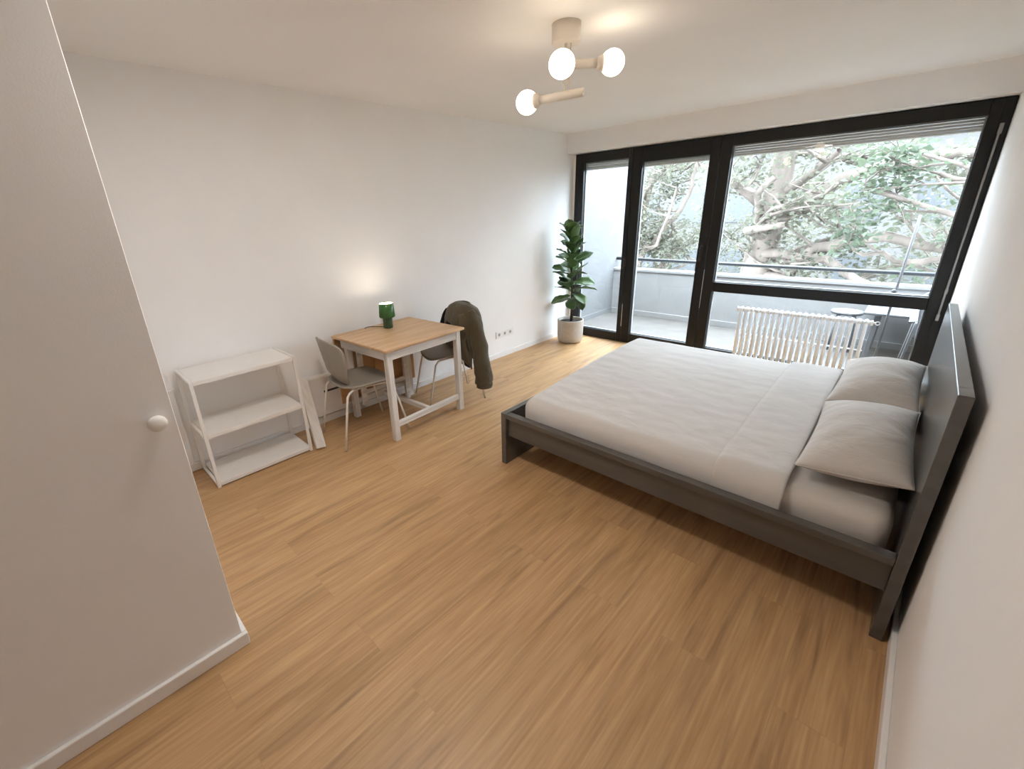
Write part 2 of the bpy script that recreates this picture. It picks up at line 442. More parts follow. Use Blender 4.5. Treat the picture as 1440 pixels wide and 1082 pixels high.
# large window over a low pane
w2 = thing('window_2', 'large black framed window above a low glazed panel behind the bed', 'window', (2.65, YW, 0), kind='structure')
off = Vector((2.65, YW, 0))
m = ring(MB(), 1.706, 3.595, 0.0, ZT, 1.806, 3.474, 0.106, 2.162, YW, YW + 0.075)
m.box((1.806, YW + 0.0005, 0.742), (3.474, YW + 0.075, 0.842), 0.003, 1)
m.box((3.532, YW - 0.006, 0.0), (3.536, YW + 0.002, ZT))
part(m, 'frame', BLACKF, w2, off)
part(MB().box((1.804, YW + 0.040, 0.840), (3.476, YW + 0.046, 2.164)), 'upper_pane', GLASS, w2, off)
part(MB().box((1.804, YW + 0.040, 0.104), (3.476, YW + 0.046, 0.744)), 'lower_pane', GLASS, w2, off)
part(bead(bead(MB(), 1.806, 3.474, 0.842, 2.162, YW + 0.046), 1.806, 3.474, 0.106, 0.742, YW + 0.046), 'glazing_bead', BEADM, w2, off)
part(MB().box((3.548, YW - 0.016, 0.70), (3.562, YW - 0.006, 2.075), 0.003).box((3.545, YW - 0.018, 0.665), (3.567, YW, 0.72), 0.004).box((3.545, YW - 0.018, 2.03), (3.569, YW, 2.10), 0.004).box((3.546, YW - 0.02, 0.885), (3.566, YW, 0.925), 0.004), 'operating_rod', plain('dull_rod_metal', (0.32, 0.31, 0.30), 0.4, metal=1.0), w2, off)

# raised outside venetian blinds
def blind(x0, x1, zb, label):
    t = thing('venetian_blind', label, 'blind', ((x0 + x1) / 2, YW + 0.16, zb), group='raised venetian blinds outside the windows')
    hw = (x1 - x0) / 2; h = 2.30 - zb
    n = 9
    m = MB()
    for k in range(n):
        z = 0.025 + (h - 0.03) * k / n
        m.box((-hw, -0.035 - 0.003 * (k % 2), z), (hw, 0.035, z + (h - 0.03) / n * 0.72), 0.003, 1)
    m.build('slats', ALU, t)
    MB().box((-hw, -0.038, 0), (hw, 0.038, 0.020), 0.004).build('bottom_rail', ALU, t)
    return t
blind(0.06, 0.80, 2.085, 'grey venetian blind raised above the narrow pane beside the plant')
blind(0.82, 1.72, 2.062, 'grey venetian blind raised above the glazed balcony door')
blind(1.74, 3.58, 2.072, 'wide grey venetian blind raised above the large window')

# ------------------------------------------------------------------ knob, strip, socket
t = thing('wall_mounted_hook', 'small round white knob on the near partition wall', 'hook', (XP, 0.062, 1.040))
MB().lathe([(0.010, 0), (0.010, 0.012), (0.0, 0.012)], axis=(1, 0, 0)).build('stem', SOCKW, t)
MB().lathe([(0.0, 0.010), (0.018, 0.010), (0.026, 0.016), (0.0275, 0.023), (0.024, 0.031), (0.014, 0.036), (0, 0.0375)], axis=(1, 0, 0)).build('cap', SOCKW, t)

o = MB().box((0.0, 0.322, HB + 0.002), (0.020, 0.358, 0.615), 0.003).box((0.0, 0.316, 0.600), (0.024, 0.364, 0.618), 0.003).build('cable_cover', TRIM)
tag(o, 'thin white vertical cable cover on the wall left of the shelf', 'cable cover')

t = thing('wall_socket', 'white triple wall socket low on the wall between table and plant', 'socket', (0, 3.664, 0.281))
MB().box((0, -0.155, -0.040), (0.010, 0.155, 0.040), 0.004).build('plate', SOCKW, t)
for k in (-1, 0, 1):
    s = MB().lathe([(0.027, 0.0095), (0.027, 0.0125), (0.022, 0.0125), (0.020, 0.0105), (0.0, 0.0105)], (0, k * 0.098, 0), axis=(1, 0, 0), seg=20).build('socket_ring', SOCKW, t)
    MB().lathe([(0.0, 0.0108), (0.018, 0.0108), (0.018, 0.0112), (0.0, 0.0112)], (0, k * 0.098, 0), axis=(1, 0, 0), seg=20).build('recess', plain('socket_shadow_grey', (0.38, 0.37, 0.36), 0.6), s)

# ------------------------------------------------------------------ white shelf
t = thing('shelf_unit', 'low white open shelf with three boards beside the near partition wall', 'shelf', (0.205, 0.715, 0))
X0, X1, Y0, Y1, HS = -0.178, 0.178, -0.325, 0.325, 0.748
s = 0.020
for ys in (Y0, Y1 - s):
    MB().box((X1 - s, ys, 0), (X1, ys + s, HS), 0.002).build('post', SHELFW, t)
    MB().box((X0, ys, 0), (X0 + s, ys + s, HS), 0.002).build('post', SHELFW, t)
    MB().box((X0 + s, ys + 0.001, HS - s), (X1 - s, ys + s - 0.001, HS - 0.001), 0.002).build('side_rail', SHELFW, t)
    MB().box((X0 + s, ys + 0.001, 0.005), (X1 - s, ys + s - 0.001, 0.022), 0.002).build('side_rail', SHELFW, t)
    MB().box((X0 + s, ys + 0.001, 0.352), (X1 - s, ys + s - 0.001, 0.368), 0.002).build('side_rail', SHELFW, t)
for z, th in ((HS - 0.020, 0.015), (0.366, 0.016), (0.022, 0.015)):
    MB().box((X0 + 0.003, Y0 + s + 0.001, z), (X1 - 0.001, Y1 - s - 0.001, z + th), 0.002).box((X1 - 0.016, Y0 + s + 0.001, z - 0.012), (X1 - 0.002, Y1 - s - 0.001, z + 0.004), 0.002).build('shelf_board', SHELFW, t)

# ------------------------------------------------------------------ wall heater and leaning plank
t = thing('wall_heater', 'off-white flat panel heater low on the wall between shelf and table', 'heater', (0, 1.36, 0.10))
MB().box((0.020, -0.155, 0), (0.085, 0.155, 0.335), 0.006).box((0.0, -0.10, 0.06), (0.02, 0.10, 0.26)).build('body', HEATW, t)
MB().box((0.0845, -0.03, 0.195), (0.0865, 0.135, 0.212)).build('slot', BLACKP, t)
MB().box((0.030, -0.15, 0.335), (0.080, 0.15, 0.341), 0.002).build('top_grille', HEATW, t)
m = MB(); m.beam((0.425, 1.085, 0.012), (0.098, 1.168, 0.465), 0.072, 0.028, 0.004, up=(1, 0, 0.7))
for v in m.bm.verts:
    v.co.z = max(v.co.z, 0.0)
o = m.build('wooden_plank', plain('pale_worn_plank', (0.66, 0.61, 0.55), 0.6, var=0.10, vscale=5, stretch=(3, 8, 1)))
tag(o, 'whitewashed wooden plank leaning at the end of the wall heater', 'plank')

# ------------------------------------------------------------------ table
TZ = 0.745
t = thing('drop_leaf_table', 'small table with oak top and whitewashed legs against the wall', 'table', (0.415, 1.893, 0), R_(2.9))
tx, ty = 0.361, 0.407
MB().box((-tx, -ty, TZ - 0.022), (tx, ty, TZ), 0.007, 3).build('tabletop', OAKT, t)
lx, ly, lw = tx - 0.052, ty - 0.052, 0.047
for (sx, sy) in ((1, -1), (1, 1), (-1, -1), (-1, 1)):
    cx, cy = sx * lx, sy * (ly if sx > 0 else ly - 0.055)
    a = 0.5 * lw
    MB().box((cx - a, cy - a, 0), (cx + a, cy + a, TZ - 0.022), 0.003).build('leg', WASHW, t)
aw = 0.018
za0, za1 = TZ - 0.022 - 0.072, TZ - 0.022
WASHH = wood('whitewashed_rail', (0.52, 0.485, 0.44, 1), (0.80, 0.775, 0.74, 1), axis=1, scale=1.2, rough=0.6)
WASHX = wood('whitewashed_side_rail', (0.52, 0.485, 0.44, 1), (0.80, 0.775, 0.74, 1), axis=0, scale=1.2, rough=0.6)
for sx in (1, -1):
    MB().box((sx * lx - aw / 2 + sx * 0.010, -ly + a, za0), (sx * lx + aw / 2 + sx * 0.010, ly - a, za1), 0.002).build('apron', WASHH, t)
for sy in (1, -1):
    MB().box((-lx + a, sy * ly - aw / 2 + sy * 0.010, za0), (lx - a, sy * ly + aw / 2 + sy * 0.010, za1), 0.002).build('apron', WASHX, t)
MB().box((lx - 0.014, -ly + a, 0.105), (lx + 0.014, ly - a, 0.150), 0.003).build('stretcher', WASHH, t)
MB().box((-lx - 0.014, -ly + a, 0.125), (-lx + 0.014, ly - a, 0.168), 0.003).build('stretcher', WASHH, t)
MB().box((-lx + 0.014, -0.018, 0.112), (lx - 0.014, 0.018, 0.150), 0.003).build('stretcher', WASHX, t)
# swing frame behind, and the folded leaf
g = MB().box((-lx + 0.03, -ly + 0.10, 0.10), (-lx + 0.058, -ly + 0.145, 0.62), 0.003).box((-lx + 0.03, ly - 0.145, 0.0), (-lx + 0.058, ly - 0.10, 0.62), 0.003)
g.box((-lx + 0.032, -ly + 0.145, 0.195), (-lx + 0.056, ly - 0.145, 0.232), 0.002)
g.build('gate_frame', WASHH, t)
MB().box((-lx - 0.046, -ty + 0.005, TZ - 0.60), (-lx - 0.027, ty - 0.01, TZ - 0.026), 0.004).build('drop_leaf', OAKL, t)
MB().box((-lx - 0.0265, -0.05, 0.22), (-lx - 0.015, 0.02, 0.64), 0.002).build('batten', OAKL, t)

# ------------------------------------------------------------------ table lamp + cord
LX, LY = 0.238, 1.915
t = thing('table_lamp', 'small green glass table lamp glowing on the oak table', 'lamp', (LX, LY, TZ))
MB().lathe([(0.0, 0.0005), (0.036, 0.0005), (0.040, 0.004), (0.040, 0.085), (0.038, 0.090), (0.0, 0.090)]).build('base', GREENB, t)
sh = MB().lathe([(0.012, 0.090), (0.056, 0.0905), (0.0655, 0.096), (0.0665, 0.104), (0.0600, 0.210), (0.0560, 0.2125), (0.0560, 0.209), (0.0625, 0.106), (0.058, 0.098), (0.012, 0.097)]).build('shade', GREENG, t)
MB().sphere((0, 0, 0.150), 0.020, 16, (1, 1, 1.3)).build('bulb', LAMPT, t)
DIFF = emit('opal_lamp_diffuser', (1.0, 0.86, 0.68), 32.0)
MB().lathe([(0.0, 0.204), (0.0555, 0.204), (0.0555, 0.207), (0.0, 0.207)]).build('diffuser', DIFF, t)
pts = []
for k in range(15):
    a = k / 14
    pts.append((LX - 0.046 - 0.10 * math.sin(a * PI * 0.62) - 0.012 * a, LY - 0.005 - 0.125 * a, TZ + 0.0042))
pts[-1] = (0.108, LY - 0.150, TZ + 0.0042)
o = MB().tube(pts, 0.0030, 6).build('power_cord', BLACKP)
tag(o, 'thin black power cord curling behind the green lamp', 'cord')

# ------------------------------------------------------------------ chairs
def chair(loc, rz, label):
    """faces local +Y"""
    t = thing('dining_chair', label, 'chair', loc, rz, group='grey shell chairs at the table')
    SZ = 0.462
    def seat(u, v):
        x = (u - 0.5) * 2; y = (v - 0.5) * 2
        # squircle outline
        k = 1.0 / max(1e-6, (abs(x) ** 4 + abs(y) ** 4) ** 0.25) * max(abs(x), abs(y)) if (x or y) else 1
        x *= k; y *= k
        w = 0.205 + 0.018 * (-y)* -1 * 0.4
        z = SZ + 0.012 * x * x - 0.020 * max(0, y) ** 3 * 1.0 - 0.006 * (1 - x * x) * (1 - y * y) + 0.012 * max(0, -y) ** 3
        return (x * w, y * 0.215 + 0.02, z)
    m = MB(); m.grid(seat, 24, 24)
    o = m.build('seat', PLASTIC, t); solidify(o, 0.014, -1)
    def back(u, v):
        # v from bottom to top, u across; curved like a shallow bowl
        x = (u - 0.5) * 2
        hv = v
        wid = 0.150 + 0.070 * math.sin(min(1, hv * 1.25) * PI / 2) - 0.02 * max(0, hv - 0.75) / 0.25
        # rounded ends
        rr = 0.16
        e = 1.0
        if hv > 1 - rr: e = math.sqrt(max(0.0, 1 - ((hv - (1 - rr)) / rr) ** 2)) * 0.55 + 0.45
        if hv < 0.12: e = math.sqrt(max(0.0, 1 - ((0.12 - hv) / 0.12) ** 2)) * 0.30 + 0.70
        z = 0.470 + 0.350 * hv
        yb = -0.185 - 0.062 * hv + 0.035 * max(0, 0.25 - hv) / 0.25
        xx = x * wid * e
        return (xx, yb + 0.060 * (xx / 0.22) ** 2, z + 0.006 * (1 - x * x))
    m = MB(); m.grid(back, 24, 20)
    o = m.build('backrest', PLASTIC, t); solidify(o, 0.012, 0)
    r = 0.0085
    for sx in (1, -1):
        # rear leg: foot splayed back, bends forward under the seat
        MB().tube([(sx * 0.212, -0.262, 0.006), (sx * 0.200, -0.215, 0.25), (sx * 0.190, -0.182, 0.405), (sx * 0.182, -0.158, 0.430), (sx * 0.165, -0.120, 0.438), (sx * 0.150, -0.02, 0.437)], r, 10).build('leg', CLEG, t)
        MB().tube([(sx * 0.225, 0.280, 0.006), (sx * 0.205, 0.222, 0.27), (sx * 0.192, 0.190, 0.400), (sx * 0.182, 0.165, 0.424), (sx * 0.165, 0.130, 0.430), (sx * 0.150, -0.02, 0.437)], r, 10).build('leg', CLEG, t)
    MB().tube([(-0.150, -0.02, 0.437), (0, -0.02, 0.432), (0.150, -0.02, 0.437)], r, 10).tube([(-0.168, 0.125, 0.430), (0, 0.125, 0.428), (0.168, 0.125, 0.430)], 0.007, 8).build('under_frame', CLEG, t)
    return t
ch1 = chair((0.412, 1.475, 0), R_(-5.0), 'grey shell chair with cream legs between the white shelf and the table')
ch2 = chair((0.425, 2.405, 0), R_(180 - 21.5), 'grey shell chair with the olive jacket over its back')

# ------------------------------------------------------------------ jacket over chair 2
JM = ch2.matrix_basis.copy()
ca, sa = math.cos(R_(180 - 21.5)), math.sin(R_(180 - 21.5))
jk = thing('jacket', 'olive brown jacket hanging over the back of the farther chair', 'jacket', (0.425, 2.405, 0), R_(180 - 21.5))
def jn(p, a): return noise.noise(Vector((p[0] * a, p[1] * a, p[2] * a)))
# local chair frame: backrest near y=-0.20..-0.27, local -X side faces the viewer
def body(u, v):
    # u round the body, v from hem (0) to shoulder (1)
    a = 2 * PI * u
    fs = max(0.0, math.sin(a)) ** 0.5 * (1.0 if math.sin(a) > 0.02 else 0.0)
    zl = 0.335 + 0.165 * min(1, fs * 1.3)
    z = zl + (0.832 - zl) * v
    q = (z - 0.335) / 0.497
    rx = 0.238 + 0.012 * math.sin(q * PI) - 0.045 * (max(0, q - 0.90) / 0.10) ** 1.5
    yb = -0.322 + 0.040 * q ** 1.6 + 0.012 * max(0, q - 0.85) / 0.15
    yf = -0.040 + 0.020 * math.sin(q * PI) - 0.035 * max(0, q - 0.8) / 0.2
    cy, ry = (yb + yf) / 2, (yf - yb) / 2
    c, s_ = math.cos(a), math.sin(a)
    x = rx * (abs(c) ** 0.8) * (1 if c > 0 else -1)
    y = cy + ry * (abs(s_) ** 0.8) * (1 if s_ > 0 else -1)
    f = 0.007 * math.sin(a * 5 + 3 * v) * (1 - 0.4 * v)
    n_ = 0.012 * jn((x, y, z), 9)
    k = 1 + max(-0.003, f + n_) / 0.2
    return (x * k, cy + (y - cy) * k, z + 0.010 * c * c * v)
m = MB()
bm = m.bm
NU, NV = 44, 26
gr = [[bm.verts.new(Vector(body(i / NU, j / NV))) for i in range(NU)] for j in range(NV + 1)]
for j in range(NV):
    for i in range(NU):
        # leave the front opening (towards +Y) near the lower half
        a = (i + 0.5) / NU
        if 0.23 < a < 0.27 and j < NV * 0.62: continue
        f = bm.faces.new((gr[j][i], gr[j][(i + 1) % NU], gr[j + 1][(i + 1) % NU], gr[j + 1][i])); f.smooth = True
# shoulders: close with a rounded cap
top = bm.verts.new(Vector((0, -0.165, 0.872)))
mid = [bm.verts.new(gr[NV][i].co.lerp(top.co, 0.38) + Vector((0, 0, 0.016))) for i in range(NU)]
for i in range(NU):
    f = bm.faces.new((gr[NV][i], gr[NV][(i + 1) % NU], mid[(i + 1) % NU], mid[i])); f.smooth = True
    f = bm.faces.new((mid[i], mid[(i + 1) % NU], top)); f.smooth = True
o = m.build('body', OLIVE, jk); solidify(o, 0.008, 1)
def sleeve(path, radii, name='sleeve'):
    m = MB(); bm = m.bm; seg = 18; rings = []
    pts = [Vector(p) for p in path]
    # resample
    P, Rr = [], []
    for i in range(len(pts) - 1):
        for k in range(6):
            q = k / 6; P.append(pts[i].lerp(pts[i + 1], q)); Rr.append(radii[i] * (1 - q) + radii[i + 1] * q)
    P.append(pts[-1]); Rr.append(radii[-1])
    for i, (p, r) in enumerate(zip(P, Rr)):
        t_ = (P[min(i + 1, len(P) - 1)] - P[max(i - 1, 0)]).normalized()
        nx = t_.cross(Vector((0, 1, 0))).normalized(); ny = t_.cross(nx)
        ringv = []
        for k in range(seg):
            a = 2 * PI * k / seg
            rr = r * (1 + 0.10 * math.sin(3 * a + i * 0.55) * 0.6 + 0.16 * jn((p.x + math.cos(a) * 0.05, p.y + math.sin(a) * .05, p.z), 14))
            ringv.append(bm.verts.new(p + nx * math.cos(a) * rr * 0.72 + ny * math.sin(a) * rr * 1.12))
        rings.append(ringv)
    for A, B in zip(rings, rings[1:]):
        for k in range(seg):
            f = bm.faces.new((A[k], A[(k + 1) % seg], B[(k + 1) % seg], B[k])); f.smooth = True
    return m
sl = sleeve([(-0.190, -0.165, 0.842), (-0.262, -0.176, 0.755), (-0.276, -0.190, 0.600), (-0.275, -0.205, 0.450), (-0.275, -0.222, 0.290), (-0.275, -0.232, 0.195)], [0.022, 0.046, 0.060, 0.064, 0.072, 0.072]).build('sleeve', OLIVE, jk)
solidify(sl, 0.006, 0)
cf = sleeve([(-0.275, -0.233, 0.200), (-0.274, -0.226, 0.142)], [0.066, 0.060]).build('cuff', OLIVE, sl); solidify(cf, 0.008, 0)
sl2 = sleeve([(0.190, -0.165, 0.842), (0.262, -0.176, 0.755), (0.274, -0.185, 0.600), (0.272, -0.195, 0.450), (0.272, -0.200, 0.330)], [0.022, 0.046, 0.058, 0.058, 0.054]).build('sleeve', OLIVE, jk); solidify(sl2, 0.006, 0)
# collar, front edge band and the black lining showing inside
m = MB()
def collar(u, v):
    a = PI * (0.05 + 1.9 * u) + PI / 2
    r = 0.085 + 0.006 * v
    return (r * 1.3 * math.cos(a), -0.160 + r * 0.60 * math.sin(a), 0.846 + 0.030 * v + 0.010 * math.sin(a) * -1)
m.grid(collar, 28, 4)
o = m.build('collar', OLIVE, jk); solidify(o, 0.010, 1)
def lerp_tab(tab, z):
    for (za, ya), (zb, yb) in zip(tab, tab[1:]):
        if zb <= z <= za: return ya + (yb - ya) * (za - z) / max(1e-6, za - zb)
    return tab[-1][1] if z < tab[-1][0] else tab[0][1]
def flap(sgn, x0, back, front, zt, zl0, zl1):
    def f(u, v):
        zl = zl0 + (zl1 - zl0) * u ** 1.2
        z = zt - 0.02 * u - v * (zt - 0.02 * u - zl)
        y0, y1 = lerp_tab(back, z), lerp_tab(front, z)
        y = y0 + (y1 - y0) * u
        x = x0 + sgn * (0.016 * math.sin(u * PI) + 0.010 * math.sin(v * 7 + u * 4) * (0.4 + v) + 0.014 * math.sin(v * PI)) - sgn * 0.085 * max(0, (z - 0.74) / 0.10) ** 1.4
        return (x, y, z)
    return f
fl = flap(-1, -0.240, [(0.84, -0.17), (0.60, -0.15), (0.30, -0.12)], [(0.84, -0.06), (0.76, -0.030), (0.67, -0.012), (0.55, -0.004), (0.45, -0.022), (0.33, -0.06)], 0.835, 0.325, 0.450)
m = MB(); m.grid(fl, 14, 26)
o = m.build('front_panel', OLIVE, jk); solidify(o, 0.008, 0)
m = MB(); m.grid(flap(1, 0.240, [(0.84, -0.18), (0.15, -0.31)], [(0.84, -0.08), (0.66, -0.02), (0.45, -0.04), (0.25, -0.17)], 0.825, 0.150, 0.270), 14, 26)
o = m.build('lining', LINING, jk); solidify(o, 0.006, 0)
m = MB().tube([Vector(fl(0.52, 0.48)) + Vector((-0.007, 0, 0)), Vector(fl(0.46, 0.60)) + Vector((-0.007, 0, 0)), Vector(fl(0.38, 0.70)) + Vector((-0.007, 0, 0))], 0.005, 6)
m.build('pocket', LINING, jk)

# ------------------------------------------------------------------ plant
PX, PY = 0.285, 4.635
t = thing('potted_plant', 'fiddle leaf plant in a pale stone pot in the window corner', 'plant', (PX, PY, 0))
MB().lathe([(0.0, 0.001), (0.118, 0.001), (0.140, 0.012), (0.157, 0.045), (0.164, 0.10), (0.166, 0.290), (0.164, 0.300), (0.158, 0.303), (0.150, 0.300), (0.147, 0.26), (0.147, 0.24)], seg=48).build('pot', POTM, t)
MB().lathe([(0.1468, 0.268), (0.10, 0.275), (0.05, 0.272), (0.0, 0.274)], seg=32).build('soil', SOIL, t)
m = MB()
stem = [(0.005, 0.0, 0.262), (0.012, 0.004, 0.45), (0.004, 0.0, 0.70), (-0.010, -0.006, 0.95), (-0.020, 0.004, 1.18), (-0.036, 0.002, 1.36)]
m.tube(stem, [0.016, 0.014, 0.013, 0.011, 0.009, 0.005], 10)
m.tube([(0.0, 0.03, 0.262), (0.02, 0.034, 0.50), (0.045, 0.03, 0.78), (0.075, 0.02, 1.02)], [0.009, 0.008, 0.007, 0.004], 8)
m.build('stem', BARKD, t)
def stem_at(z):
    for a, b in zip(stem, stem[1:]):
        if a[2] <= z <= b[2]:
            q = (z - a[2]) / (b[2] - a[2]); return Vector(a).lerp(Vector(b), q)
    return Vector(stem[-1])
m = MB(); bm = m.bm
rnd = random.Random(5)
def leaf(base, az, el, L, wd, curl, roll):
    """obovate leaf starting at base"""
    d = Vector((math.cos(az) * math.cos(el), math.sin(az) * math.cos(el), math.sin(el)))
    s_ = Vector((-math.sin(az), math.cos(az), 0)); up = d.cross(s_) * -1
    s_ = (s_ * math.cos(roll) + up * math.sin(roll)).normalized(); up = s_.cross(d) * 1
    if up.z < 0: up = -up
    nU, nV = 12, 6
    rows = []
    for i in range(nU + 1):
        q = i / nU
        w = wd * (math.sin(PI * min(1, q ** 1.15)) ** 0.62) * (0.50 + 0.62 * q) * (1.0 if q < 0.96 else 0.8)
        if q < 0.12: w = 0.0035 + (w - 0.0035) * max(0, (q - 0.05) / 0.07) if q > 0.05 else 0.0035
        row = []
        for j in range(nV + 1):
            v = (j / nV - 0.5) * 2
            bend = -curl * q * q
            p = base + d * (L * q * (1 - 0.12 * abs(curl) * q)) + up * (L * bend * 0.5) + s_ * (v * w) + up * (0.22 * abs(v) * w + 0.006 * math.sin(q * 17 + v * 2) * abs(v))
            row.append(p)
        rows.append(row)
    for row in rows:
        for p in row:
            p.x = max(p.x, 0.012 - PX + abs(0.002 * p.z)); p.y = min(p.y, 4.985 - PY)
    vv = [[bm.verts.new(p) for p in row] for row in rows]
    for i in range(nU):
        for j in range(nV):
            f = bm.faces.new((vv[i][j], vv[i + 1][j], vv[i + 1][j + 1], vv[i][j + 1])); f.smooth = True
NLEAF = 46
az = 0.4
for k in range(NLEAF):
    q = k / (NLEAF - 1)
    z = 0.56 + 0.80 * q
    az += 2.399 + rnd.uniform(-0.35, 0.35)
    b = stem_at(z)
    ax = az
    # keep leaves out of the wall corner a little
    el = R_(20 + 44 * q ** 1.3 + rnd.uniform(-14, 18))
    if k < 5: el = R_(rnd.uniform(-25, 12))
    L = 0.325 - 0.10 * q + rnd.uniform(-0.03, 0.03)
    if math.cos(az) < -0.3: L *= 0.90
    if math.sin(az) > 0.6: L *= 0.92
    leaf(b, az, el, L, 0.096 - 0.018 * q + rnd.uniform(-0.008, 0.010), rnd.uniform(0.15, 0.9) * (1 - 0.5 * q), rnd.uniform(-0.5, 0.5))
for (a_, e_, L_) in ((R_(-40), R_(72), 0.20), (R_(130), R_(66), 0.19), (R_(-120), R_(58), 0.20), (R_(40), R_(60), 0.18)):
    leaf(Vector(stem[-1]) - Vector((0, 0, 0.04)), a_, e_, L_, 0.058, 0.25, 0.1)
o = m.build('foliage', FIGL, t); solidify(o, 0.0014, 0)

# ------------------------------------------------------------------ bed
BX0, BX1, BY0, BY1 = 1.571, 3.561, 1.847, 3.609
t = thing('double_bed', 'low grey brown wooden double bed with a tall headboard', 'bed', ((BX0 + BX1) / 2, (BY0 + BY1) / 2, 0))
off = Vector(((BX0 + BX1) / 2, (BY0 + BY1) / 2, 0))
part(MB().box((3.522, BY0, 0), (BX1, BY1, 1.042), 0.003), 'headboard', BEDW, t, off)
part(MB().box((BX0, BY0, 0), (1.611, BY1, 0.382), 0.003), 'footboard', BEDW, t, off)
for (ya, yb, yc, yd) in ((BY0 + 0.004, BY0 + 0.052, BY0 + 0.026, BY0 + 0.046), (BY1 - 0.052, BY1 - 0.004, BY1 - 0.046, BY1 - 0.026)):
    part(MB().box((1.6112, ya, 0.345), (3.5218, yb, 0.379), 0.003).box((1.6112, yc, 0.212), (3.5218, yd, 0.345), 0.002), 'side_rail', BEDW, t, off)
m = MB()
for k in range(14):
    x = 1.66 + k * 0.133
    m.box((x, BY0 + 0.065, 0.235), (x + 0.075, BY1 - 0.065, 0.250))
SLAT = wood('pale_slat_wood', (0.4, 0.28, 0.16, 1), (0.55, 0.4, 0.25, 1), axis=1)
part(m, 'slats', SLAT, t, off)
part(MB().box((1.6115, (BY0 + BY1) / 2 - 0.03, 0.175), (3.5215, (BY0 + BY1) / 2 + 0.03, 0.233)).box((2.5, (BY0 + BY1) / 2 - 0.03, 0), (2.56, (BY0 + BY1) / 2 + 0.03, 0.175)), 'center_beam', BEDW, t, off)

# soft slab: grid box pushed onto a rounded box
def soft(lo, hi, r, n, faces='TBxXyY', crown=0.0, openx=(False, False), wr=0.0, ws=5.0, seed=0.0, stretch=(1, 1, 1), zcut=None):
    lo = Vector(lo); hi = Vector(hi); m = MB(); bm = m.bm; V = {}
    il = lo + Vector((0 if openx[0] else r, r, r)); ih = hi - Vector((0 if openx[1] else r, r, r))
    nx, ny, nz = n
    c = (lo + hi) / 2; h = (hi - lo) / 2
    def vert(i, j, k):
        if (i, j, k) in V: return V[(i, j, k)]
        def sp(q):  # denser near the ends
            return 0.5 - 0.5 * math.cos(PI * q) * (0.35) - (0.5 - q) * 0.65
        p = Vector((lo.x + (hi.x - lo.x) * sp(i / nx), lo.y + (hi.y - lo.y) * sp(j / ny), lo.z + (hi.z - lo.z) * (k / nz)))
        q = Vector((min(max(p.x, il.x), ih.x), min(max(p.y, il.y), ih.y), min(max(p.z, il.z), ih.z)))
        d = p - q
        if d.length > 1e-9: p = q + d.normalized() * r
        a, b = (p.x - c.x) / h.x, (p.y - c.y) / h.y
        kx = 1 if (openx[0] and openx[1]) else max(0, 1 - abs(a) ** 3 if not (openx[0] or openx[1]) else 1)
        up = max(0, (p.z - lo.z) / (hi.z - lo.z))
        p.z += (crown * max(0, 1 - abs(b) ** 2.4) + 0.072 * min(1, max(0, b * 0.5 + 0.5))) * up
        if wr:
            w = noise.noise(Vector((p.x * ws * stretch[0] + seed, p.y * ws * stretch[1], p.z * ws * stretch[2] + seed))) + 0.5 * noise.noise(Vector((p.x * ws * 2.3 * stretch[0], p.y * ws * 2.3 * stretch[1] + seed, p.z * ws * 2)))
            dd = d.normalized() if d.length > 1e-9 else Vector((0, 0, 1))
            p += dd * (wr * w)
        V[(i, j, k)] = bm.verts.new(p)
        return V[(i, j, k)]
    def quad(*a):
        f = bm.faces.new([vert(*x) for x in a]); f.smooth = True
    for i in range(nx):
        for j in range(ny):
            if 'T' in faces: quad((i, j, nz), (i + 1, j, nz), (i + 1, j + 1, nz), (i, j + 1, nz))
            if 'B' in faces: quad((i, j, 0), (i, j + 1, 0), (i + 1, j + 1, 0), (i + 1, j, 0))
    for i in range(nx):
        for k in range(nz):
            if 'y' in faces: quad((i, 0, k), (i + 1, 0, k), (i + 1, 0, k + 1), (i, 0, k + 1))
            if 'Y' in faces: quad((i, ny, k), (i, ny, k + 1), (i + 1, ny, k + 1), (i + 1, ny, k))
    for j in range(ny):
        for k in range(nz):
            if 'x' in faces: quad((0, j, k), (0, j, k + 1), (0, j + 1, k + 1), (0, j + 1, k))
            if 'X' in faces: quad((nx, j, k), (nx, j + 1, k), (nx, j + 1, k + 1), (nx, j, k + 1))
    if zcut is not None:
        bmesh.ops.delete(bm, geom=[v for v in bm.verts if v.co.z < zcut], context='VERTS')
    return m
MX0, MX1, MY0, MY1, MZ = 1.700, 3.494, 1.933, 3.523, 0.468
ms = soft((MX0, MY0, 0.2560), (MX1, MY1, MZ), 0.055, (60, 50, 10), crown=0.022, wr=0.0025, ws=7, stretch=(1, 1.6, 1)).build('mattress', MATF)
tag(ms, 'thick mattress in a grey fitted sheet lying in the bed frame', 'mattress')
sh = soft((MX0 - 0.012, MY0 - 0.012, 0.18), (2.900, MY1 + 0.012, MZ + 0.0135), 0.067, (90, 90, 16), 'TxyY', 0.022, (False, True), 0.003, 6, 3.0, (1, 2.2, 1), 0.29)
sht = sh.build('bed_sheet', SHEET)
tag(sht, 'light grey linen sheet covering the bed up to its folded band', 'bed sheet')
solidify(sht, 0.004, 0)
fb = soft((2.862, MY0 - 0.0245, 0.18), (3.142, MY1 + 0.0245, MZ + 0.0335), 0.0795, (24, 90, 16), 'TyY', 0.022, (True, True), 0.0025, 6, 9.0, (1, 2.0, 1), 0.30)
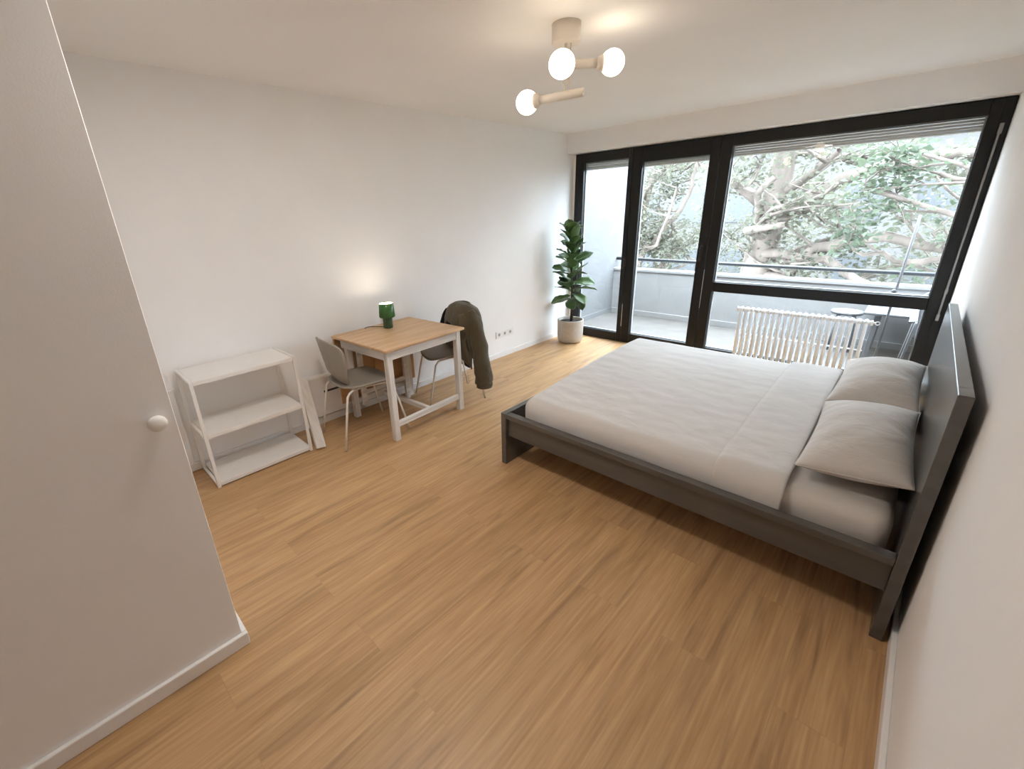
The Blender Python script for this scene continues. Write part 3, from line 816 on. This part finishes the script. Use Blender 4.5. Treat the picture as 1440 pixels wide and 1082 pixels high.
for v in fb.bm.verts:   # softly rolled long edges
    e = min(v.co.x - 2.862, 3.142 - v.co.x) / 0.03
    if e < 1:
        v.co.z -= 0.007 * (1 - max(0, e)) ** 2
    v.co.x += 0.003 * noise.noise(Vector((v.co.y * 4, v.co.z * 4, 1.3)))
fbo = fb.build('folded_band', SHEET, sht)
solidify(fbo, 0.010, 0)

# pillows
def pillow(cx, cy, hx, hy, th, zc, rz, tilt, label, seed):
    t = thing('pillow', label, 'pillow', (cx, cy, zc), rz, group='linen pillows at the headboard')
    t.rotation_euler = (0.047, 0, rz)
    m = MB(); bm = m.bm; N, Mv = 44, 64
    def outl(a, b):
        # pinched rectangle: sides pulled in between the corners
        ix = 1 - 0.075 * (1 - b * b); iy = 1 - 0.042 * (1 - a * a)
        return a * hx * ix, b * hy * iy
    top, bot = {}, {}
    for i in range(N + 1):
        for j in range(Mv + 1):
            a = -math.cos(PI * i / N); b = -math.cos(PI * j / Mv)
            a = 0.55 * a + 0.45 * (2 * i / N - 1); b = 0.55 * b + 0.45 * (2 * j / Mv - 1)
            x, y = outl(a, b)
            f = max(0, (1 - a ** 2)) ** 0.56 * max(0, (1 - b ** 2)) ** 0.50
            edge = (1 - f)
            w = noise.noise(Vector((x * 6 + seed, y * 8, seed))) * 0.006 * f + noise.noise(Vector((x * 13, y * 20 + seed, seed))) * 0.0040 * min(1, f * 1.6) * (0.2 + edge)
            # creases radiating from the headboard side
            w += 0.0045 * math.sin(y * 42 + 9 * noise.noise(Vector((x * 5, y * 5, seed)))) * max(0, a) ** 2 * f
            lift = tilt * (a * 0.5 + 0.5) ** 2
            zt = lift + th * 0.66 * f + w
            zb_ = lift - 0.0008 - th * 0.33 * min(1, f * 1.35)
            top[(i, j)] = bm.verts.new((x, y, zt))
            if i in (0, N) or j in (0, Mv): bot[(i, j)] = top[(i, j)]
            else: bot[(i, j)] = bm.verts.new((x, y, zb_))
    for i in range(N):
        for j in range(Mv):
            q = [(i, j), (i + 1, j), (i + 1, j + 1), (i, j + 1)]
            f = bm.faces.new([top[k] for k in q]); f.smooth = True
            try:
                f = bm.faces.new([bot[k] for k in q[::-1]]); f.smooth = True
            except ValueError: pass
    m.build('pillowcase', PILLOWF, t)
    pts = []
    for k in range(4 * 16):
        s_, q = divmod(k, 16); q = q / 16 * 2 - 1
        a, b = ((q, -1), (1, q), (-q, 1), (-1, -q))[s_]
        x, y = outl(a, b); pts.append((x * 1.002, y * 1.002, tilt * (a * 0.5 + 0.5) ** 2))
    pts.append(pts[0])
    MB().tube(pts, 0.0024, 6, False).build('seam', PILLOWF, t)
    return t
pillow(3.329, 2.388, 0.184, 0.384, 0.185, 0.578, R_(0.5), 0.040, 'grey linen pillow at the near side of the bed', 1.7)
pillow(3.329, 3.166, 0.184, 0.384, 0.185, 0.612, R_(-0.6), 0.035, 'grey linen pillow on the window side of the bed', 6.1)

# ------------------------------------------------------------------ radiator
RX0, RX1, RY, RZ0, RZ1 = 2.165, 3.135, 4.865, 0.09, 0.650
t = thing('radiator', 'white column radiator standing before the low window pane', 'radiator', ((RX0 + RX1) / 2, RY, 0))
NS = 21
pitch = (RX1 - RX0) / (NS - 1)
for k in range(NS):
    x = -(RX1 - RX0) / 2 + k * pitch
    m = MB()
    for dy in (-0.024, 0.024):
        m.tube([(x, dy, RZ0 + 0.03), (x, dy, RZ1 - 0.03)], 0.0135, 10)
    for z in (RZ0 + 0.03, RZ1 - 0.03):
        m.sphere((x, 0, z), 0.030, 14, (0.74, 1.35, 1.0))
    m.build('section', RADW, t)
for z in (RZ0 + 0.03, RZ1 - 0.03):
    MB().tube([(-(RX1 - RX0) / 2 - 0.030, 0, z), ((RX1 - RX0) / 2 + 0.030, 0, z)], 0.019, 12).build('header_pipe', RADW, t)
for x in (-(RX1 - RX0) / 2 - 0.03, (RX1 - RX0) / 2 + 0.03):
    s_ = 1 if x > 0 else -1
    MB().tube([(x, 0, RZ1 - 0.03), (x + s_ * 0.016, 0, RZ1 - 0.03)], 0.024, 12).build('end_cap', RADW, t)
m = MB()
m.tube([((RX1 - RX0) / 2 + 0.046, 0, RZ1 - 0.03), ((RX1 - RX0) / 2 + 0.062, 0, RZ1 - 0.03)], 0.010, 8)
ringp = [((RX1 - RX0) / 2 + 0.074 + 0.014 * math.cos(a * PI / 8), 0, RZ1 - 0.03 + 0.014 * math.sin(a * PI / 8)) for a in range(17)]
m.tube(ringp, 0.004, 8, False)
m.build('bleed_valve', STEEL, t)
for x in (-0.36, 0.36):
    MB().box((x - 0.012, -0.045, 0), (x + 0.012, 0.045, RZ0 + 0.02), 0.003).build('foot', RADW, t)
MB().tube([(-(RX1 - RX0) / 2 - 0.02, 0.050, 0.355), ((RX1 - RX0) / 2 + 0.02, 0.050, 0.355)], 0.007, 8).build('spacer_bar', RADW, t)

# ------------------------------------------------------------------ ceiling lamp
CLX, CLY = 1.872, 2.051
t = thing('ceiling_lamp', 'cream ceiling lamp with two tube arms and three glowing globes', 'lamp', (CLX, CLY, H))
MB().lathe([(0.0, -0.082), (0.066, -0.082), (0.070, -0.079), (0.070, 0.0), (0, 0.0)], seg=40).build('canopy', LAMPM, t)
MB().tube([(0, 0, -0.08), (0, 0, -0.302)], 0.0055, 10).tube([(0.02, 0.012, -0.08), (0.02, 0.012, -0.30)], 0.003, 8).build('stem', LAMPM, t)
def arm(c, dirv, l0, l1, r, z, ends, parent):
    d = Vector((math.cos(dirv), math.sin(dirv), 0)); c = Vector((c[0], c[1], z))
    a = MB().tube([c - d * l0, c + d * l1], r, 20).build('arm', LAMPM, parent)
    for sgn, L in ((-1, l0), (1, l1)):
        if sgn in ends:
            e = c + d * (L * sgn)
            MB().lathe([(0.0, -0.004), (r * 1.02, -0.004), (r * 1.5, 0.006), (r * 1.75, 0.020), (r * 1.75, 0.030), (0, 0.030)], e, 24, d * sgn).build('socket', LAMPM, a)
            MB().sphere(e + d * sgn * (0.030 + 0.044), 0.0585, 32).build('globe', BULBW, a)
        else:
            e = c + d * (L * sgn)
            MB().lathe([(0.0, 0.0005), (r * 0.45, 0.0005), (r * 0.45, 0.003), (r * 0.95, 0.003), (r * 0.95, 0.0)], e, 20, d * sgn).build('end_cap', LAMPM, a)
def to_globe(gx, gy, gz, back):
    """arm from behind the stem out to a globe centre (room coordinates)"""
    dx, dy = gx - CLX, gy - CLY; L = math.hypot(dx, dy)
    arm((0, 0), math.atan2(dy, dx), back, L - 0.074, 0.0205, gz - H, (1,), t)
to_globe(2.042, 2.208, 2.312, 0.045)
to_globe(1.998, 1.838, 2.252, 0.045)
to_globe(1.660, 2.012, 2.180, 0.098)

# added fill light, unseen above the view, brightens the room's near end
t = thing('added_fill_light', 'added round fill light on the ceiling, out of view', 'lamp', (1.80, 0.80, H))
MB().lathe([(0.0, -0.030), (0.185, -0.030), (0.185, -0.045), (0.192, -0.045), (0.195, -0.040), (0.195, 0.0), (0, 0.0)], seg=48).build('housing', LAMPM, t)
MB().lathe([(0.0, -0.040), (0.183, -0.040), (0.183, -0.032), (0.0, -0.032)], seg=48).build('diffuser', emit('fill_light_glow', (1.0, 0.93, 0.87), FILL), t)

# ------------------------------------------------------------------ balcony
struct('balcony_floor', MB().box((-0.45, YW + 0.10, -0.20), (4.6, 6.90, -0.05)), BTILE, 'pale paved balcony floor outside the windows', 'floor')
m = MB().box((-0.45, 6.740, -0.05), (4.6, 6.88, 0.655), 0.004, 1).box((-0.45, 6.725, 0.655), (4.6, 6.90, 0.695), 0.006)
m.box((-0.262, 6.722, -0.05), (4.45, 6.740, 0.03), 0.002)
struct('wall_parapet', m, CONC, 'pale rendered parapet around the balcony', 'wall')
struct('wall_balcony_side', MB().box((-0.45, YW + 0.12, -0.20), (-0.262, 6.74, 2.9)).box((-0.45, 6.74, 0.70), (-0.262, 7.15, 2.9)).box((-0.45, 6.905, -0.20), (-0.262, 7.15, 0.70)).box((-0.262, YW + 0.12, -0.05), (-0.25, 6.722, 0.03)), SIDEW, 'tall pale side wall of the balcony beyond the narrow window', 'wall')
struct('wall_balcony_far_side', MB().box((4.45, YW + 0.12, -0.20), (4.6, 6.74, 2.9)), CONC, 'side wall of the balcony hidden behind the room wall', 'wall')
struct('wall_facade', MB().box((-0.45, YW + 0.12, 2.30), (-0.15, YW + 0.18, 2.9)).box((-0.45, YW + 0.12, -0.2), (-0.15, YW + 0.18, 2.3)).box((W + 0.15, YW + 0.12, -0.2), (4.6, YW + 0.18, 2.9)), CONC, 'outer wall beside the balcony windows', 'wall')
t = thing('balcony_railing', 'dark grey tube railing running above the balcony parapet', 'railing', (2.1, 6.81, 0.695))
MB().tube([(-2.355, 0, 0.145), (2.34, 0, 0.120)], 0.024, 14).build('handrail', RAILM, t)
for x in (-2.26, -1.0, 1.70):
    MB().tube([(x, 0, 0.0005), (x, 0, 0.125)], 0.012, 8).build('post', RAILM, t)

# pole
t = thing('parasol_pole', 'thin grey metal pole standing upright on the balcony', 'pole', (3.232, 5.6, -0.05))
MB().tube([(0, 0, 0.03), (0.018, 0, 0.80), (0.036, 0, 1.525)], 0.011, 10).build('shaft', POLEM, t)
MB().lathe([(0.0, 0.0005), (0.16, 0.0005), (0.16, 0.03), (0.05, 0.045), (0.02, 0.06), (0.0, 0.06)]).build('foot', POLEM, t)
MB().sphere((0.008, -0.006, 0.845), 0.020, 14).build('ball_grip', WPLAST, t)

# garden furniture
t = thing('garden_table', 'low pale plastic table on the balcony behind the pole', 'table', (3.66, 6.40, -0.05))
MB().box((-0.62, -0.29, 0.495), (0.62, 0.29, 0.525), 0.010).build('tabletop', WPLAST, t)
for sx in (-1, 1):
    for sy in (-1, 1):
        MB().beam((sx * 0.52, sy * 0.24, 0.0), (sx * 0.50, sy * 0.21, 0.495), 0.05, 0.05, 0.008, up=(0, 1, 0)).build('leg', WPLAST, t)
t = thing('garden_stool', 'round white stool on the balcony at the end of the low table', 'stool', (2.88, 6.42, -0.05))
MB().lathe([(0.0, 0.43), (0.145, 0.43), (0.155, 0.445), (0.150, 0.465), (0.0, 0.475)], seg=28).build('seat', WPLAST, t)
for k in range(4):
    a = PI / 4 + k * PI / 2
    MB().tube([(0.135 * math.cos(a), 0.135 * math.sin(a), 0.0), (0.10 * math.cos(a), 0.10 * math.sin(a), 0.432)], 0.014, 8).build('leg', WPLAST, t)
t = thing('garden_armchair', 'white plastic garden armchair on the balcony by the window edge', 'chair', (3.70, 5.615, -0.05))
m = MB()
m.grid(lambda u, v: ((u - .5) * 0.44, -0.25 + 0.46 * v, 0.40 - 0.03 * v + 0.012 * ((u - .5) * 2) ** 2), 10, 10)
solidify(m.build('seat', WPLAST, t), 0.012)
m = MB()
def gback(u, v):
    x = (u - .5) * 2
    return (x * (0.25 + 0.02 * v), 0.21 + 0.13 * v - 0.05 * x * x, 0.37 + (0.50 - 0.10 * x ** 4 - 0.02 * x * x) * v)
m.grid(gback, 14, 12)
solidify(m.build('backrest', WPLAST, t), 0.012)
for sx in (-1, 1):
    m = MB()
    m.grid(lambda u, v: (sx * (0.245 + 0.055 * u), -0.26 + 0.52 * v, 0.62 + 0.02 * math.sin(v * PI) + 0.10 * max(0, v - 0.7) - 0.012 * u), 4, 14)
    solidify(m.build('armrest', WPLAST, t), 0.014)
    for (yb_, yt_, wt) in ((-0.29, -0.21, 0.05), (0.34, 0.22, 0.05)):
        m = MB()
        m.grid(lambda u, v: (sx * (0.295 - 0.045 * v) , (yb_ + (yt_ - yb_) * v) + (u - .5) * (0.08 + 0.15 * v), 0.62 * v), 4, 8)
        solidify(m.build('leg', WPLAST, t), 0.016)

# ------------------------------------------------------------------ beyond the balcony
GZ = -3.2
struct('ground', MB().box((-45, 7.4, GZ - 0.3), (45, 70, GZ)), GRASS, 'lawn below the balcony', 'ground')

def tree(name, label, loc, seed, base_r, height, leafmat, leaves, lean=(0, 0), boughs=(), spread=1.0, lsize=0.09, levels=3, cat='tree', bounds=(-99, 99, -99, 99)):
    rnd = random.Random(seed)
    t = thing(name, label, cat, loc, group='trees beyond the balcony')
    mt, tips = MB(), []
    bx = (bounds[0] - loc[0], bounds[1] - loc[0], bounds[2] - loc[1], bounds[3] - loc[1])
    def inside(p, e=0.0): return bx[0] + e < p.x < bx[1] - e and bx[2] + e < p.y < bx[3] - e
    def grow(p, d, L, r, lev):
        n = 5; pts = [p]; rs = [r]
        for k in range(n):
            d = (d + Vector((rnd.uniform(-.22, .22), rnd.uniform(-.22, .22), rnd.uniform(-.12, .18)))).normalized()
            if not inside(p + d * (L / n), 0.25): d = (d + (Vector(((bx[0] + bx[1]) / 2, (bx[2] + bx[3]) / 2, p.z)) - p).normalized() * 1.2).normalized()
            if not inside(p + d * (L / n), 0.1): break
            p = p + d * (L / n); pts.append(p); rs.append(r * (1 - 0.55 * (k + 1) / n))
        if len(pts) < 3: return
        n = len(pts) - 1
        mt.tube(pts, rs, 8 if lev < 2 else 5, False)
        if lev >= levels:
            tips.extend(pts[1:]); return
        if lev >= 1: tips.extend(pts[2:])
        for k in range(3 if lev < 2 else 2):
            q = pts[rnd.randint(min(2, n), n)]
            nd = (d * 0.5 + Vector((rnd.uniform(-1, 1), rnd.uniform(-1, 1), rnd.uniform(-.45, .65))) * spread).normalized()
            grow(q, nd, L * rnd.uniform(0.55, 0.75), r * 0.45, lev + 1)
    # trunk
    pts, rs = [], []
    for k in range(9):
        q = k / 8
        pts.append(Vector((lean[0] * q + 0.12 * math.sin(q * 5 + seed), lean[1] * q + 0.10 * math.cos(q * 4 + seed), height * q)))
        rs.append(base_r * (1.15 - 0.75 * q))
    mt.tube(pts, rs, 14, False)
    for k in range(3, 9):
        for z_ in range(2):
            a = rnd.uniform(0, 2 * PI)
            grow(pts[k], Vector((math.cos(a), math.sin(a), rnd.uniform(-0.1, 0.7))).normalized(), rnd.uniform(1.2, 2.2) * spread, rs[k] * 0.42, 1)
    for b in boughs:   # main boughs given as paths
        P = [Vector(x) for x in b[0]]; r0 = b[1]
        Q = []
        for i in range(len(P) - 1):
            for k in range(4): Q.append(P[i].lerp(P[i + 1], k / 4) + Vector((rnd.uniform(-.05, .05), rnd.uniform(-.05, .05), rnd.uniform(-.05, .05))))
        Q.append(P[-1])
        mt.tube(Q, [r0 * (1 - 0.7 * i / len(Q)) for i in range(len(Q))], 9, False)
        for q in Q[2::2]:
            grow(q, Vector((rnd.uniform(-1, 1), rnd.uniform(-.6, .6), rnd.uniform(-.5, .8))).normalized(), rnd.uniform(0.6, 1.2), r0 * 0.28, 2)
    mt.build('trunk', TREEB, t)
    ml = MB(); bm = ml.bm
    for k in range(leaves):
        p = rnd.choice(tips) + Vector((rnd.gauss(0, .16), rnd.gauss(0, .16), rnd.gauss(0, .13)))
        if not inside(p, 0.16): continue
        d = Vector((rnd.uniform(-1, 1), rnd.uniform(-1, 1), rnd.uniform(-.7, .4))).normalized()
        s_ = d.cross(Vector((rnd.uniform(-1, 1), rnd.uniform(-1, 1), 1))).normalized()
        L = lsize * rnd.uniform(.7, 1.5); w = L * 0.38
        up = s_.cross(d)
        vs = [bm.verts.new(p), bm.verts.new(p + d * L * .5 + s_ * w + up * w * .3), bm.verts.new(p + d * L), bm.verts.new(p + d * L * .5 - s_ * w + up * w * .3)]
        bm.faces.new(vs)
    me = bpy.data.meshes.new('foliage'); bm.to_mesh(me); bm.free(); me.materials.append(leafmat)
    link(bpy.data.objects.new('foliage', me), t)
    return t
# thick pale tree straight behind the left part of the large window
T1 = (1.05, 11.0, GZ)
def rel(T, x, y, z): return (x - T[0], y - T[1], z - T[2])
tree('broadleaf_tree', 'thick pale trunked tree behind the left part of the large window', T1, 3, 0.42, 6.6, TREEL, 7000, (-0.25, 0.2), bounds=(-0.75, 7.0, 9.75, 13.5), boughs=[
    ([rel(T1, 1.0, 11, -0.3), rel(T1, 1.9, 10.6, 0.75), rel(T1, 2.8, 10.3, 1.05), rel(T1, 3.9, 10.2, 0.7), rel(T1, 4.8, 10.0, 0.5)], 0.13),
    ([rel(T1, 0.95, 11, 1.2), rel(T1, 2.0, 10.8, 2.0), rel(T1, 3.2, 10.6, 2.25), rel(T1, 4.6, 10.4, 2.2)], 0.14),
    ([rel(T1, 0.95, 11, 0.6), rel(T1, 2.1, 10.4, 0.55), rel(T1, 3.2, 10.0, 0.0), rel(T1, 4.2, 9.8, -0.5)], 0.10),
    ([rel(T1, 0.9, 11, 1.4), rel(T1, 0.3, 10.6, 2.0), rel(T1, -0.4, 10.4, 2.4)], 0.10)])
T2 = (-2.3, 11.4, GZ)
tree('broadleaf_tree', 'leafy tree with a rising bough behind the glazed balcony door', T2, 8, 0.24, 5.6, TREEL, 7000, (0.2, 0.3), bounds=(-7, -0.8, 9.0, 14.0), boughs=[
    ([rel(T2, -2.3, 11.3, -0.9), rel(T2, -1.85, 11, 0.3), rel(T2, -1.35, 11.3, 1.15), rel(T2, -0.98, 11.6, 1.9), rel(T2, -0.95, 11.8, 2.6)], 0.10),
    ([rel(T2, -2.2, 11.3, 0.6), rel(T2, -1.3, 10.8, 0.7), rel(T2, -0.9, 10.6, 2.0)], 0.06)])
T3 = (4.9, 8.75, GZ)
tree('broadleaf_tree', 'greener bushy tree behind the right part of the large window', T3, 21, 0.20, 5.6, TREEL2, 5000, (-0.4, 0.1), bounds=(2.2, 8, 7.6, 9.65), boughs=[
    ([rel(T3, 4.6, 8.8, 0.2), rel(T3, 3.9, 8.7, 0.9), rel(T3, 3.2, 8.7, 0.75), rel(T3, 2.6, 8.8, 0.9)], 0.07),
    ([rel(T3, 4.6, 8.8, 1.0), rel(T3, 4.0, 8.6, 1.7), rel(T3, 3.3, 8.7, 1.9)], 0.07)])
tree('broadleaf_tree', 'smaller tree in front of the far apartment block', (-0.6, 16.5, GZ), 33, 0.16, 4.6, TREEL, 5000, (0.1, 0.1), bounds=(-5, 1.9, 14.5, 19))
tree('broadleaf_tree', 'smaller tree beside the far apartment block behind the large window', (4.4, 17.5, GZ), 41, 0.16, 4.8, TREEL, 5000, (0.1, 0.1), bounds=(2.2, 8, 14.5, 20))

t = thing('apartment_block', 'pale apartment block far behind the trees', 'building', (-2.0, 29, GZ))
MB().box((-13, -3, 0), (9.5, 5, 7.3)).build('wall', FACADE, t)
MB().box((-13.3, -3.3, 7.3), (9.8, 5.3, 7.6)).build('roof', ROOFM, t)
for r in range(2):
    for k in range(9):
        x = -12 + k * 2.4
        w_ = MB().box((x, -3.06, 1.0 + r * 2.9), (x + 1.3, -2.98, 2.5 + r * 2.9)).build('window', FWIN, t)

# ------------------------------------------------------------------ light
wd = bpy.data.worlds.new('overcast_sky'); scene.world = wd; wd.use_nodes = True
nt = wd.node_tree; bg = nt.nodes['Background']
tc = nt.nodes.new('ShaderNodeTexCoord'); sx = nt.nodes.new('ShaderNodeSeparateXYZ')
nt.links.new(tc.outputs['Generated'], sx.inputs[0])
mr = nt.nodes.new('ShaderNodeMapRange'); mr.inputs[1].default_value = 0.0; mr.inputs[2].default_value = 1.0
SKY_H, SKY_Z = 17.5, 26.0
mr.inputs[3].default_value = SKY_H; mr.inputs[4].default_value = SKY_Z
nt.links.new(sx.outputs['Z'], mr.inputs[0]); nt.links.new(mr.outputs[0], bg.inputs['Strength'])
bg.inputs['Color'].default_value = (0.76, 0.88, 1.0, 1)

# ------------------------------------------------------------------ camera
cam = bpy.data.cameras.new('camera'); co = bpy.data.objects.new('camera', cam); COL.objects.link(co)
Rv = Vector((0.71524863, 0.69793771, -0.03608815)); Uv = Vector((-0.21677283, 0.27064811, 0.93795476)); Fv = Vector((-0.66440119, 0.66304793, -0.34487462))
Cv = Vector((3.34022838, -0.09412201, 1.63727207))
co.matrix_world = Matrix(((Rv.x, Uv.x, -Fv.x, Cv.x), (Rv.y, Uv.y, -Fv.y, Cv.y), (Rv.z, Uv.z, -Fv.z, Cv.z), (0, 0, 0, 1)))
cam.sensor_width = 36.0; cam.lens = 611.1635 * 36 / 1440
cam.shift_x = 44.1255 / 1440; cam.shift_y = -17.305 / 1440
cam.clip_start = 0.05; cam.clip_end = 200
scene.camera = co

vs = scene.view_settings
scene.display_settings.display_device = 'sRGB'
vs.view_transform = 'Standard'; vs.look = 'None'; vs.gamma = 1.0; vs.use_curve_mapping = False
vs.exposure = 0.12
cy = scene.cycles
cy.use_denoising = True
cy.max_bounces = 14; cy.diffuse_bounces = 8; cy.glossy_bounces = 4; cy.transparent_max_bounces = 24; cy.transmission_bounces = 8
cy.sample_clamp_indirect = 8.0
cy.caustics_reflective = False; cy.caustics_refractive = False
